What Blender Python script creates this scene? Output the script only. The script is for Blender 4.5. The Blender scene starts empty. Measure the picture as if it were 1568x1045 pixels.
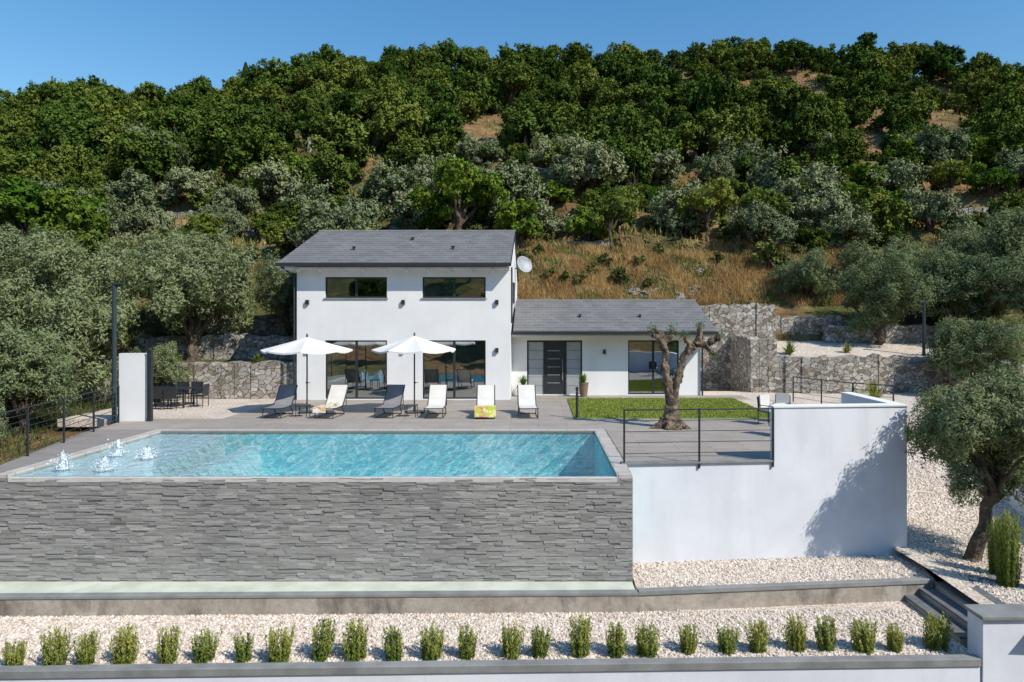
import bpy, math, random
import numpy as np
from mathutils import Vector, Matrix
R = np.random.default_rng(7); random.seed(7)
sc = bpy.context.scene
COL = sc.collection

# ------------------------------------------------------------ materials
def newmat(name):
    m = bpy.data.materials.new(name); m.use_nodes = True
    nt = m.node_tree; nt.nodes.clear()
    out = nt.nodes.new('ShaderNodeOutputMaterial')
    return m, nt, out
def N(nt, t, **kw):
    n = nt.nodes.new(t)
    for k, v in kw.items():
        if k.startswith('i_'): n.inputs[k[2:].replace('_', ' ')].default_value = v
        else: setattr(n, k, v)
    return n
def rgb(c): return (c[0], c[1], c[2], 1)
def ramp(nt, fac, stops):
    r = nt.nodes.new('ShaderNodeValToRGB'); e = r.color_ramp.elements
    while len(e) < len(stops): e.new(0.5)
    for i, (p, c) in enumerate(stops): e[i].position = p; e[i].color = rgb(c)
    nt.links.new(fac, r.inputs[0]); return r.outputs[0]
def mixc(nt, fac, a, b, mode='MIX'):
    m = nt.nodes.new('ShaderNodeMix'); m.data_type = 'RGBA'; m.blend_type = mode
    for s, v in ((m.inputs[0], fac), (m.inputs[6], a), (m.inputs[7], b)):
        if isinstance(v, (int, float)): s.default_value = v
        elif isinstance(v, tuple): s.default_value = rgb(v)
        else: nt.links.new(v, s)
    return m.outputs[2]
def noise(nt, vec, scale, detail=4, rough=.6):
    n = N(nt, 'ShaderNodeTexNoise'); n.inputs['Scale'].default_value = scale
    n.inputs['Detail'].default_value = detail; n.inputs['Roughness'].default_value = rough
    nt.links.new(vec, n.inputs['Vector']); return n.outputs[0]
def coord(nt, which='Object', scale=None):
    c = nt.nodes.new('ShaderNodeTexCoord').outputs[which]
    if scale:
        m = nt.nodes.new('ShaderNodeMapping'); m.inputs['Scale'].default_value = scale
        nt.links.new(c, m.inputs[0]); return m.outputs[0]
    return c
def bump(nt, h, strength=.3, dist=.02):
    b = nt.nodes.new('ShaderNodeBump'); b.inputs['Strength'].default_value = strength
    b.inputs['Distance'].default_value = dist; nt.links.new(h, b.inputs['Height']); return b.outputs[0]
def princ(nt, out, col, rough=.7, normal=None, metal=0, spec=.4):
    p = nt.nodes.new('ShaderNodeBsdfPrincipled')
    if isinstance(col, tuple): p.inputs['Base Color'].default_value = rgb(col)
    else: nt.links.new(col, p.inputs['Base Color'])
    p.inputs['Roughness'].default_value = rough; p.inputs['Metallic'].default_value = metal
    p.inputs['Specular IOR Level'].default_value = spec
    if normal: nt.links.new(normal, p.inputs['Normal'])
    nt.links.new(p.outputs[0], out.inputs[0]); return p
def simple(name, a, b=None, scale=3, rough=.7, bs=40, bstr=.15, metal=0, spec=.4, bd=.01):
    m, nt, out = newmat(name); c = coord(nt)
    if b is None: b = tuple(x*.85 for x in a)
    f = noise(nt, c, scale, 6)
    col = ramp(nt, f, [(.35, b), (.65, a)])
    princ(nt, out, col, rough, bump(nt, noise(nt, c, bs, 3), bstr, bd), metal, spec)
    return m

def stucco(name, a, stain, k=.6):
    m, nt, out = newmat(name); c = coord(nt)
    f = noise(nt, c, .5, 6); f2 = noise(nt, coord(nt, scale=(1.6, 1.6, .25)), 1.5, 5)
    col = mixc(nt, ramp(nt, f, [(.4, (0, 0, 0)), (.75, (1, 1, 1))]), a, stain)
    col = mixc(nt, ramp(nt, f2, [(.5, (0, 0, 0)), (.8, (k, k, k))]), col, stain)
    princ(nt, out, col, .85, bump(nt, noise(nt, c, 45, 3), .25, .006), 0, .2)
    return m
M_white = stucco('white_stucco', (.79, .79, .78), (.69, .69, .68))
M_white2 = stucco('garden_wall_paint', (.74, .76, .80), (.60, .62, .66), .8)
M_cap = simple('grey_slab', (.27, .275, .265), (.18, .185, .18), 2, .7)
M_dark = simple('anthracite_metal', (.025, .03, .035), (.02, .024, .028), 3, .45, spec=.5)
M_pole = simple('dark_green_metal', (.03, .045, .05), None, 3, .5)
M_fabricW = simple('canvas_white', (.74, .72, .68), (.66, .64, .60), 2, .9, 120, .2)
M_fabricG = simple('sling_grey', (.24, .24, .25), (.18, .18, .19), 3, .9, 120, .2)
M_fabricB = simple('sling_cream', (.66, .64, .60), (.58, .56, .52), 3, .9, 120, .2)
M_panel = simple('grey_panel', (.36, .38, .39), (.31, .33, .34), 2, .5)
M_pot = simple('pot_terracotta', (.22, .15, .10), None, 5, .8)
M_basin = simple('pool_coping', (.60, .58, .55), (.50, .48, .45), 3, .6)
M_foam = simple('water_foam', (.82, .88, .9), (.6, .72, .77), 14, .5, 25, 1.0, bd=.06)
M_room = simple('interior_paint', (.38, .36, .33), None, 1, .9)
M_curt = simple('curtain', (.7, .68, .64), (.55, .53, .5), 3, .95)
M_bark = simple('bark', (.15, .115, .08), (.05, .038, .028), 7, .95, 14, 1.0, bd=.05)
M_barkP = simple('old_olive_bark', (.27, .20, .135), (.055, .038, .028), 6, .95, 11, 1.0, bd=.09)
M_step = simple('stair_stone', (.16, .165, .17), (.10, .105, .11), 4, .8)
M_rock = simple('rock', (.38, .34, .28), (.14, .115, .085), 1.6, .95, 5, 1.0, bd=.15)

def m_conc():
    m, nt, out = newmat('old_concrete'); c = coord(nt)
    base = ramp(nt, noise(nt, c, 1.3, 8, .7), [(.3, (.26, .22, .18)), (.5, (.40, .35, .29)), (.7, (.50, .45, .39))])
    st = noise(nt, coord(nt, scale=(1, 1, .35)), 1.4, 6, .7)
    col = mixc(nt, ramp(nt, st, [(.52, (0, 0, 0)), (.66, (.8, .8, .8))]), base, (.13, .115, .10))
    fine = noise(nt, c, 9, 6, .7)
    col = mixc(nt, .6, col, ramp(nt, fine, [(.3, (.6, .6, .6)), (.65, (1.05, 1.05, 1.05))]), 'MULTIPLY')
    princ(nt, out, col, .9, bump(nt, fine, .6, .02), 0, .2); return m
M_conc = m_conc()

def m_towel(name, a, b, c3):
    m, nt, out = newmat(name); c = coord(nt)
    v = N(nt, 'ShaderNodeTexVoronoi'); v.inputs['Scale'].default_value = 11; nt.links.new(c, v.inputs[0])
    sp = N(nt, 'ShaderNodeSeparateColor'); nt.links.new(v.outputs['Color'], sp.inputs[0])
    col = ramp(nt, sp.outputs[0], [(0, a), (.45, a), (.6, b), (.8, c3)])
    princ(nt, out, col, .95); return m
M_tow1 = m_towel('towel_floral', (.70, .66, .58), (.55, .22, .12), (.5, .45, .12))
M_tow2 = m_towel('towel_tropical', (.45, .58, .06), (.68, .12, .25), (.75, .66, .3))

def m_gravel():
    m, nt, out = newmat('pale_gravel'); c = coord(nt)
    v = N(nt, 'ShaderNodeTexVoronoi'); v.inputs['Scale'].default_value = 22; nt.links.new(c, v.inputs[0])
    sp = ramp(nt, v.outputs['Color'], [(.08, (.36, .30, .24)), (.3, (.64, .55, .46)), (.65, (.73, .64, .55)), (.95, (.83, .77, .70))])
    f = noise(nt, c, .7, 5)
    col = mixc(nt, ramp(nt, f, [(.45, (0, 0, 0)), (.75, (.6, .6, .6))]), sp, (.46, .36, .26))
    dk = ramp(nt, v.outputs['Distance'], [(.35, (1, 1, 1)), (.8, (.6, .58, .55))])
    col = mixc(nt, 1.0, col, dk, 'MULTIPLY')
    inv = N(nt, 'ShaderNodeMath', operation='MULTIPLY'); inv.inputs[1].default_value = -1
    nt.links.new(v.outputs['Distance'], inv.inputs[0])
    princ(nt, out, col, .9, bump(nt, inv.outputs[0], .5, .02), 0, .2); return m
M_gravel = m_gravel()

def m_stone():
    m, nt, out = newmat('rubble_stone'); c = coord(nt)
    d = N(nt, 'ShaderNodeTexNoise'); d.inputs['Scale'].default_value = 3; nt.links.new(c, d.inputs['Vector'])
    mx = N(nt, 'ShaderNodeVectorMath', operation='MULTIPLY_ADD'); mx.inputs[1].default_value = (.3, .3, .3)
    nt.links.new(d.outputs['Color'], mx.inputs[0]); nt.links.new(c, mx.inputs[2])
    mp = nt.nodes.new('ShaderNodeMapping'); mp.inputs['Scale'].default_value = (1, 1, 1.4); nt.links.new(mx.outputs[0], mp.inputs[0])
    v = N(nt, 'ShaderNodeTexVoronoi'); v.inputs['Scale'].default_value = 3.6; nt.links.new(mp.outputs[0], v.inputs[0])
    e = N(nt, 'ShaderNodeTexVoronoi', feature='DISTANCE_TO_EDGE'); e.inputs['Scale'].default_value = 3.6; nt.links.new(mp.outputs[0], e.inputs[0])
    s = N(nt, 'ShaderNodeSeparateColor'); nt.links.new(v.outputs['Color'], s.inputs[0])
    col = ramp(nt, s.outputs[0], [(.05, (.22, .19, .15)), (.3, (.38, .34, .28)), (.55, (.49, .46, .41)), (.75, (.33, .315, .29)), (.95, (.60, .57, .52))])
    col = mixc(nt, .6, col, ramp(nt, noise(nt, c, 9, 5), [(.3, (.45, .44, .42)), (.7, (1.05, 1.05, 1.05))]), 'MULTIPLY')
    col = mixc(nt, ramp(nt, noise(nt, c, .6, 4), [(.5, (0, 0, 0)), (.75, (.4, .4, .4))]), col, (.22, .18, .13))
    ed = ramp(nt, e.outputs['Distance'], [(.01, (0, 0, 0)), (.06, (1, 1, 1))])
    col = mixc(nt, ed, (.15, .125, .10), col)
    princ(nt, out, col, .95, bump(nt, ed, .8, .07), 0, .2); return m
M_stone = m_stone()

def m_deck(name, a, b, bw, bh, k=.45, st=.68):
    m, nt, out = newmat(name); c = coord(nt)
    br = N(nt, 'ShaderNodeTexBrick'); nt.links.new(c, br.inputs[0])
    br.inputs['Color1'].default_value = rgb(a); br.inputs['Color2'].default_value = rgb(b)
    br.inputs['Mortar'].default_value = rgb(tuple(x*k for x in a)); br.inputs['Scale'].default_value = 1
    br.inputs['Mortar Size'].default_value = .01; br.inputs['Brick Width'].default_value = bw; br.inputs['Row Height'].default_value = bh
    col = mixc(nt, .7, br.outputs[0], ramp(nt, noise(nt, c, 1.2, 7, .7), [(.3, (st, st*.97, st*.93)), (.7, (1, 1, 1))]), 'MULTIPLY')
    princ(nt, out, col, .7, bump(nt, noise(nt, c, 30, 3), .15, .005)); return m
M_deck = m_deck('deck_boards', (.42, .37, .325), (.35, .31, .27), 1.9, .24)
M_cop = m_deck('coping_stone', (.55, .51, .46), (.50, .46, .42), .6, .6)
M_deckL = m_deck('deck_boards_grey', (.34, .305, .275), (.285, .255, .23), 1.9, .14)
M_roof = m_deck('roof_tile', (.215, .213, .215), (.165, .165, .168), .42, .36, .6, .8)

def m_slate():
    m, nt, out = newmat('split_slate'); c = coord(nt)
    at = N(nt, 'ShaderNodeAttribute', attribute_name='tint')
    base = ramp(nt, at.outputs['Fac'], [(0, (.20, .195, .18)), (.5, (.29, .283, .268)), (1, (.41, .40, .38))])
    st = noise(nt, coord(nt, scale=(2, 2, 22)), 3, 6, .7)
    col = mixc(nt, .55, base, ramp(nt, st, [(.3, (.55, .55, .55)), (.7, (1.1, 1.1, 1.1))]), 'MULTIPLY')
    wet = noise(nt, coord(nt, scale=(1, 1, .5)), .45, 5)
    col = mixc(nt, ramp(nt, wet, [(.4, (0, 0, 0)), (.7, (.6, .6, .6))]), col, mixc(nt, .5, col, (.42, .40, .36)))
    princ(nt, out, col, .65, bump(nt, noise(nt, coord(nt, scale=(3, 3, 16)), 5, 6), .7, .02)); return m
M_slate = m_slate()

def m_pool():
    m, nt, out = newmat('pool_painted_caustics'); c = coord(nt)
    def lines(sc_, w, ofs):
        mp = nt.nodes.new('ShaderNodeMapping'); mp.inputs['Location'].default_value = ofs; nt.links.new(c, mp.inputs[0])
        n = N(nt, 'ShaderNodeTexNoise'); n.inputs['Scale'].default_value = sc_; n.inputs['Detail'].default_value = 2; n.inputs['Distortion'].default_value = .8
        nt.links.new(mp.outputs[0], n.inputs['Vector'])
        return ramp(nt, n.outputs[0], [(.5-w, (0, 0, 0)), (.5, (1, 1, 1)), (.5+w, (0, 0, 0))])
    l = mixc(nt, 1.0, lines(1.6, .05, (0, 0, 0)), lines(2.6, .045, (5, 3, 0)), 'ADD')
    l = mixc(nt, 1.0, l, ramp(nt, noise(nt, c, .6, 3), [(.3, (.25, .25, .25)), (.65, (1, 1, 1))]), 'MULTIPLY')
    col = mixc(nt, l, (.24, .71, .79), (.85, .99, 1.0))  # basin blue with bright caustic light lines painted into the colour
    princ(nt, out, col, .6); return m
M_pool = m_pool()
M_poolL = simple('pool_shelf', (.90, .93, .93), (.84, .90, .92), 2, .6)

def m_water():
    m, nt, out = newmat('pool_water'); c = coord(nt)
    h = noise(nt, c, 3.2, 5, .65)
    nrm = bump(nt, h, .7, .10)
    t = N(nt, 'ShaderNodeBsdfTransparent'); t.inputs[0].default_value = (.81, .965, .98, 1)
    g = N(nt, 'ShaderNodeBsdfGlossy'); g.inputs['Roughness'].default_value = .04; nt.links.new(nrm, g.inputs['Normal'])
    fr = N(nt, 'ShaderNodeFresnel'); fr.inputs[0].default_value = 1.33; nt.links.new(nrm, fr.inputs['Normal'])
    mx = N(nt, 'ShaderNodeMixShader'); nt.links.new(fr.outputs[0], mx.inputs[0]); nt.links.new(t.outputs[0], mx.inputs[1]); nt.links.new(g.outputs[0], mx.inputs[2])
    nt.links.new(mx.outputs[0], out.inputs[0]); return m
M_water = m_water()
def m_glass():
    m, nt, out = newmat('window_glass')
    c = coord(nt); nrm = bump(nt, noise(nt, c, .6, 2), .08, .05)
    t = N(nt, 'ShaderNodeBsdfTransparent'); t.inputs[0].default_value = (.5, .54, .54, 1)
    g = N(nt, 'ShaderNodeBsdfGlossy'); g.inputs['Roughness'].default_value = .01; g.inputs['Color'].default_value = (.9, .95, .95, 1); nt.links.new(nrm, g.inputs['Normal'])
    mx = N(nt, 'ShaderNodeMixShader'); mx.inputs[0].default_value = .45
    nt.links.new(t.outputs[0], mx.inputs[1]); nt.links.new(g.outputs[0], mx.inputs[2]); nt.links.new(mx.outputs[0], out.inputs[0]); return m
M_glass = m_glass()

def m_ground():
    m, nt, out = newmat('hillside_ground'); c = coord(nt)
    n1 = noise(nt, c, .07, 5, .6); n2 = noise(nt, c, .5, 8, .75); n3 = noise(nt, coord(nt, scale=(1, 1, .4)), 3, 6, .7)
    a = ramp(nt, n2, [(.3, (.10, .055, .03)), (.45, (.25, .14, .07)), (.58, (.39, .235, .12)), (.72, (.52, .36, .19))])
    g = ramp(nt, n2, [(.3, (.045, .05, .018)), (.5, (.13, .13, .045)), (.75, (.30, .25, .11))])
    col = mixc(nt, ramp(nt, n1, [(.42, (0, 0, 0)), (.58, (1, 1, 1))]), a, g)
    col = mixc(nt, .7, col, ramp(nt, n3, [(.3, (.5, .5, .5)), (.7, (1.1, 1.1, 1.1))]), 'MULTIPLY')
    princ(nt, out, col, 1, bump(nt, n3, 1, .25), 0, .1); return m
M_ground = m_ground()
def m_lawn():
    m, nt, out = newmat('lawn_grass'); c = coord(nt)
    col = ramp(nt, noise(nt, c, 1.2, 8, .75), [(.3, (.13, .20, .035)), (.5, (.20, .28, .06)), (.7, (.30, .35, .10))])
    princ(nt, out, col, 1, bump(nt, noise(nt, c, 40, 3), 1, .04), 0, .1); return m
M_lawn = m_lawn()

def m_leaf(name, dark, light, back=None, trans=.25, hv=.3, hh=.02):
    m, nt, out = newmat(name)
    at = N(nt, 'ShaderNodeAttribute', attribute_name='tint')
    oi = N(nt, 'ShaderNodeObjectInfo')
    col = mixc(nt, at.outputs['Fac'], dark, light)
    if back:
        ge = N(nt, 'ShaderNodeNewGeometry'); col = mixc(nt, ge.outputs['Backfacing'], col, back)
    hs = N(nt, 'ShaderNodeHueSaturation'); nt.links.new(col, hs.inputs['Color'])
    mr = N(nt, 'ShaderNodeMapRange'); mr.inputs[3].default_value = 1-hv; mr.inputs[4].default_value = 1+hv
    nt.links.new(oi.outputs['Random'], mr.inputs[0]); nt.links.new(mr.outputs[0], hs.inputs['Value'])
    mh = N(nt, 'ShaderNodeMapRange'); mh.inputs[3].default_value = .5+hh; mh.inputs[4].default_value = .5-hh
    nt.links.new(oi.outputs['Random'], mh.inputs[0]); nt.links.new(mh.outputs[0], hs.inputs['Hue'])
    d = N(nt, 'ShaderNodeBsdfDiffuse'); nt.links.new(hs.outputs[0], d.inputs[0])
    if trans <= 0: nt.links.new(d.outputs[0], out.inputs[0]); return m
    t = N(nt, 'ShaderNodeBsdfTranslucent'); nt.links.new(hs.outputs[0], t.inputs[0])
    mx = N(nt, 'ShaderNodeMixShader'); mx.inputs[0].default_value = trans
    nt.links.new(d.outputs[0], mx.inputs[1]); nt.links.new(t.outputs[0], mx.inputs[2]); nt.links.new(mx.outputs[0], out.inputs[0]); return m
L_olive = m_leaf('olive_leaf', (.07, .10, .032), (.20, .25, .095), (.215, .26, .13), hv=.2)
L_oliveH = m_leaf('olive_leaf_hill', (.075, .105, .036), (.195, .235, .098), (.215, .25, .13), 0, hv=.25)
L_oak = m_leaf('oak_leaf', (.045, .078, .013), (.145, .20, .04), None, 0, .35, .03)
L_bright = m_leaf('citrus_leaf', (.055, .12, .014), (.17, .255, .038))
L_lime = m_leaf('lime_leaf', (.12, .17, .03), (.27, .31, .07))
L_rose = m_leaf('rosemary_leaf', (.12, .17, .03), (.36, .38, .10), None, .2, .15)
L_dry = m_leaf('dry_grass_blade', (.30, .165, .07), (.66, .44, .20), None, .2, .15)
L_scrub = m_leaf('scrub_leaf', (.07, .09, .025), (.19, .20, .065), None, 0)
L_cyp = m_leaf('cypress_leaf', (.02, .035, .012), (.05, .08, .025), None, 0)

# ------------------------------------------------------------ mesh tools
def arrmesh(name, V, Q, mats, mi=None, tint=None, smooth=False):
    me = bpy.data.meshes.new(name); V = np.asarray(V, np.float32); Q = np.asarray(Q, np.int32)
    me.vertices.add(len(V)); me.vertices.foreach_set('co', V.ravel())
    me.loops.add(Q.size); me.loops.foreach_set('vertex_index', Q.ravel())
    me.polygons.add(len(Q)); me.polygons.foreach_set('loop_start', np.arange(0, Q.size, 4, dtype=np.int32))
    for m in mats: me.materials.append(m)
    if mi is not None: me.polygons.foreach_set('material_index', np.asarray(mi, np.int32))
    me.polygons.foreach_set('use_smooth', np.full(len(Q), smooth))
    if tint is not None:
        a = me.attributes.new('tint', 'FLOAT', 'POINT'); a.data.foreach_set('value', np.asarray(tint, np.float32))
    me.update(calc_edges=True); me.validate(); return me
def obj(name, me, parent=None, loc=None):
    o = bpy.data.objects.new(name, me); COL.objects.link(o)
    if parent: o.parent = parent
    if loc: o.location = loc
    return o
def empty(name, loc=(0, 0, 0), rz=0):
    o = bpy.data.objects.new(name, None); COL.objects.link(o); o.location = loc; o.rotation_euler = (0, 0, rz); o.empty_display_size = .3; return o
class MB:
    def __init__(s): s.v = []; s.f = []; s.m = []
    def add(s, v, f, m=0):
        b = len(s.v); s.v += [tuple(p) for p in v]; s.f += [tuple(i+b for i in q) for q in f]; s.m += [m]*len(f)
    def box(s, x0, x1, y0, y1, z0, z1, m=0):
        s.add([(x0, y0, z0), (x1, y0, z0), (x1, y1, z0), (x0, y1, z0), (x0, y0, z1), (x1, y0, z1), (x1, y1, z1), (x0, y1, z1)],
              [(0, 3, 2, 1), (4, 5, 6, 7), (0, 1, 5, 4), (1, 2, 6, 5), (2, 3, 7, 6), (3, 0, 4, 7)], m)
    def prism(s, poly, z0, z1, m=0):
        n = len(poly); z1s = z1 if isinstance(z1, (list, tuple)) else [z1]*n
        s.add([(x, y, z0) for x, y in poly]+[(p[0], p[1], z) for p, z in zip(poly, z1s)],
              [tuple(range(n-1, -1, -1)), tuple(range(n, 2*n))]+[(i, (i+1) % n, (i+1) % n+n, i+n) for i in range(n)], m)
    def prismx(s, poly, x0, x1, m=0):
        n = len(poly)
        s.add([(x0, y, z) for y, z in poly]+[(x1, y, z) for y, z in poly],
              [tuple(range(n)), tuple(range(2*n-1, n-1, -1))]+[(i, i+n, (i+1) % n+n, (i+1) % n) for i in range(n)], m)
    def cyl(s, p0, p1, r0, r1=None, n=8, m=0):
        r1 = r0 if r1 is None else r1
        p0 = Vector(p0); p1 = Vector(p1); d = (p1-p0).normalized(); u = d.orthogonal().normalized(); w = d.cross(u)
        v = []
        for p, r in ((p0, r0), (p1, r1)):
            for i in range(n):
                a = 2*math.pi*i/n; v.append(p+(u*math.cos(a)+w*math.sin(a))*r)
        s.add(v, [tuple(range(n-1, -1, -1)), tuple(range(n, 2*n))]+[(i, (i+1) % n, (i+1) % n+n, i+n) for i in range(n)], m)
    def ribbon(s, prof, x0, x1, th, m=0):
        for (a, b) in zip(prof[:-1], prof[1:]):
            dy = b[0]-a[0]; dz = b[1]-a[1]; l = math.hypot(dy, dz); ny, nz = -dz/l*th, dy/l*th
            s.prismx([(a[0], a[1]), (b[0], b[1]), (b[0]+ny, b[1]+nz), (a[0]+ny, a[1]+nz)], x0, x1, m)
    def obj(s, name, mats, parent=None, bevel=0, smooth=False):
        me = bpy.data.meshes.new(name); me.from_pydata(s.v, [], s.f)
        for m in mats: me.materials.append(m)
        me.polygons.foreach_set('material_index', s.m)
        if smooth: me.polygons.foreach_set('use_smooth', [True]*len(s.f))
        me.update()
        o = obj(name, me, parent)
        import bmesh
        bm = bmesh.new(); bm.from_mesh(me); bmesh.ops.recalc_face_normals(bm, faces=bm.faces); bm.to_mesh(me); bm.free()
        if bevel:
            b = o.modifiers.new('bevel', 'BEVEL'); b.width = bevel; b.segments = 2; b.limit_method = 'ANGLE'
        return o

def sstep(x, a, b):
    t = np.clip((x-a)/(b-a), 0, 1); return t*t*(3-2*t)

# ------------------------------------------------------------ terrain
def Hh(x, y):
    x = np.asarray(x, float); y = np.asarray(y, float)
    crest = np.interp(x, [-200, -95, -72, -49, -42, -36, -14, 14, 43, 58, 70, 85, 200], [33, 37.0, 39.4, 38.8, 43.0, 46.6, 47.2, 47.0, 48.6, 46.8, 46.0, 43.6, 36])/46.8
    back = 4.3+(np.interp(y, [41, 44, 60, 85, 105, 120, 132, 200, 420], [4.3, 7.2, 14.2, 27, 38, 46.8, 48.2, 36, 10])-4.3)*crest
    und = np.sin(x*.16+1)*np.sin(y*.13+.5)*1.1+np.sin(x*.37+y*.21)*.5+np.sin(x*.9)*np.cos(y*.8)*.15
    back = back+und*sstep(y, 46, 60)
    ter = 2.6; q = (back+np.sin(x*.05)*2+np.sin(x*.13+y*.1))/ter; fl = np.floor(q); fr = q-fl
    tb = (fl+sstep(fr, .6, 1.0))*ter-np.sin(x*.05)*2-np.sin(x*.13+y*.1)
    wt = sstep(y, 44, 48)*(1-sstep(y, 75, 90))*.6
    back = back*(1-wt)+tb*wt
    c = np.interp(y, [-420, -200, -90, -20, 11.4, 12.4, 22, 23.6, 40.6, 41], [75, 60, -5, -7, -5, -3.3, -3.3, -.3, -.3, 4.3])
    lf = np.interp(y, [-420, -200, -90, 0, 12, 20, 25, 31.1, 31.5, 34.1, 34.5, 37.1, 37.5, 41], [75, 60, -5, -6, -4, -1.3, -.4, -.2, 1.55, 1.6, 2.6, 2.6, 3.6, 4.3])
    xl = np.where(y < 30.6, -13.8, -10.6)
    wl = 1-sstep(x, xl-1.2*(y < 30.6)-.3, xl)
    rt = np.interp(y, [-420, -200, -90, 0, 12, 16, 25, 33.9, 34.4, 38, 38.6, 41], [75, 60, -5, -6, -3.6, -3.0, -.6, -.3, 1.6, 2.2, 3.6, 4.3])
    wr = sstep(x, 10.6, 11.3)
    low = c*(1-wl)*(1-wr)+lf*wl+rt*wr
    return np.where(y > 41, back, low)

xs = np.concatenate([np.arange(-700, -110, 20), np.arange(-110, -26, 1.2), np.arange(-26, 26, .4), np.arange(26, 110, 1.2), np.arange(110, 701, 20)])
ys = np.concatenate([np.arange(-420, -20, 15), np.arange(-20, 10, 2), np.arange(10, 62, .4), np.arange(62, 135, 1.2), np.arange(135, 421, 15)])
GX, GY = np.meshgrid(xs, ys); GZ = Hh(GX, GY)
nx, ny = len(xs), len(ys)
ii = (np.arange(ny-1)[:, None]*nx+np.arange(nx-1)[None]).ravel()
Q = np.stack([ii, ii+1, ii+nx+1, ii+nx], 1)
obj('terrain', arrmesh('terrain', np.stack([GX.ravel(), GY.ravel(), GZ.ravel()], 1), Q, [M_ground], smooth=True))
mb = MB(); mb.box(-6000, 6000, -6000, 6000, -30, -20); mb.obj('ground', [M_ground])

# ------------------------------------------------------------ trees
def tube(pts, rad, n=8, wob=0, rng=R):
    V = []; Qd = []; pts = [Vector(p) for p in pts]; ph = rng.random(3)*6
    for i, p in enumerate(pts):
        d = (pts[min(i+1, len(pts)-1)]-pts[max(i-1, 0)]).normalized()
        u = Vector((1, 0, 0)) if abs(d.x) < .8 else Vector((0, 1, 0)); u = (u-d*u.dot(d)).normalized(); w = d.cross(u)
        for k in range(n):
            a = 2*math.pi*k/n
            r = rad[i]*(1+wob*(math.sin(3*a+ph[0]+i*.5)*.6+math.sin(5*a+ph[1]-i*.9)*.5+rng.normal()*.25))
            V.append(p+(u*math.cos(a)+w*math.sin(a))*r)
    for i in range(len(pts)-1):
        for k in range(n):
            a = i*n+k; b = i*n+(k+1) % n; Qd.append((a, b, b+n, a+n))
    return np.array([tuple(v) for v in V]), np.array(Qd)
def curve_pts(a, b, k, amp, rng):
    a = np.array(a, float); b = np.array(b, float); o = []
    for i in range(k+1):
        t = i/k; o.append(a+(b-a)*t+(rng.normal(size=3)*amp if 0 < i < k else 0))
    return o
def leaves(pos, nrm, L, W, rng):
    n = len(pos); t = rng.normal(size=(n, 3)); nrm = nrm/np.linalg.norm(nrm, axis=1, keepdims=True)
    t -= nrm*(t*nrm).sum(1, keepdims=True); t /= np.linalg.norm(t, axis=1, keepdims=True); b = np.cross(nrm, t)
    s = rng.uniform(.6, 1.3, (n, 1)); l = t*L/2*s; w = b*W/2*s
    V = np.stack([pos-l, pos+w-l*.1, pos+l, pos-w-l*.1], 1).reshape(-1, 3)
    return V, np.arange(n*4).reshape(-1, 4)
def tree_mesh(name, seed, trunk, Rr, RZ, nl, nleaf, L, W, tr, leafm, barkm, lobe=(.24, .42), low=-.55, droop=0.8, lean=(0, 0)):
    rng = np.random.default_rng(seed)
    Vs = []; Qs = []; ms = []; ts = []; base = 0
    def put(V, q, m, t):
        nonlocal base
        Vs.append(V); Qs.append(q+base); ms.append(np.full(len(q), m)); ts.append(t); base += len(V)
    cz = trunk+RZ*.75
    cen = []
    while len(cen) < nl:
        d = rng.normal(size=3); d /= np.linalg.norm(d)
        if d[2] < low: continue
        r = rng.random()**.45*.74
        cen.append([lean[0]+d[0]*Rr*r, lean[1]+d[1]*Rr*r, cz+d[2]*RZ*r])
    cen = np.array(cen); rad = Rr*rng.uniform(lobe[0], lobe[1], nl)
    top = np.array([rng.normal()*.1*Rr+lean[0], rng.normal()*.1*Rr+lean[1], trunk])
    p = curve_pts((0, 0, -.3), top, 5, tr*.35, rng)
    V, q = tube(p, [tr*1.5, tr*1.05, tr*.9, tr*.85, tr*.8, tr*.8], 9, .12, rng); put(V, q, 0, np.zeros(len(V)))
    for i in range(min(nl, 14)):
        mid = top+(cen[i]-top)*.45+np.array([0, 0, .1*RZ]); k = curve_pts(top-np.array([0, 0, .15]), mid, 3, tr*.3, rng)+curve_pts(mid, cen[i], 3, tr*.4, rng)[1:]
        r0 = tr*rng.uniform(.35, .6); V, q = tube(k, np.linspace(r0, r0*.18, len(k)), 6, .1, rng); put(V, q, 0, np.zeros(len(V)))
    cnt = (rad**2/np.sum(rad**2)*nleaf).astype(int)
    P = []; Nn = []; T = []
    for c, r, k in zip(cen, rad, cnt):
        nc = max(8, k//26); d = rng.normal(size=(nc, 3)); d /= np.linalg.norm(d, axis=1, keepdims=True)
        cc = c+d*r*(rng.random((nc, 1))**.4)*np.array([1, 1, droop]); idx = rng.integers(0, nc, k)
        ps = cc[idx]+rng.normal(size=(k, 3))*r*.13
        P.append(ps); o = (ps-c)/r; Nn.append(o*.9+np.array([0, 0, .4])+rng.normal(size=(k, 3))*.55)
        lt = rng.uniform(.15, .75); tt = rng.uniform(-.2, .2, nc)
        T.append(np.clip(lt+tt[idx]+rng.normal(size=k)*.15+(ps[:, 2]-cz)/RZ*.12, 0, 1))
    P = np.concatenate(P); Nn = np.concatenate(Nn); T = np.concatenate(T)
    V, q = leaves(P, Nn, L, W, rng); put(V, q, 1, np.repeat(T, 4))
    return arrmesh(name, np.concatenate(Vs), np.concatenate(Qs), [barkm, leafm], np.concatenate(ms), np.concatenate(ts))

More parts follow.
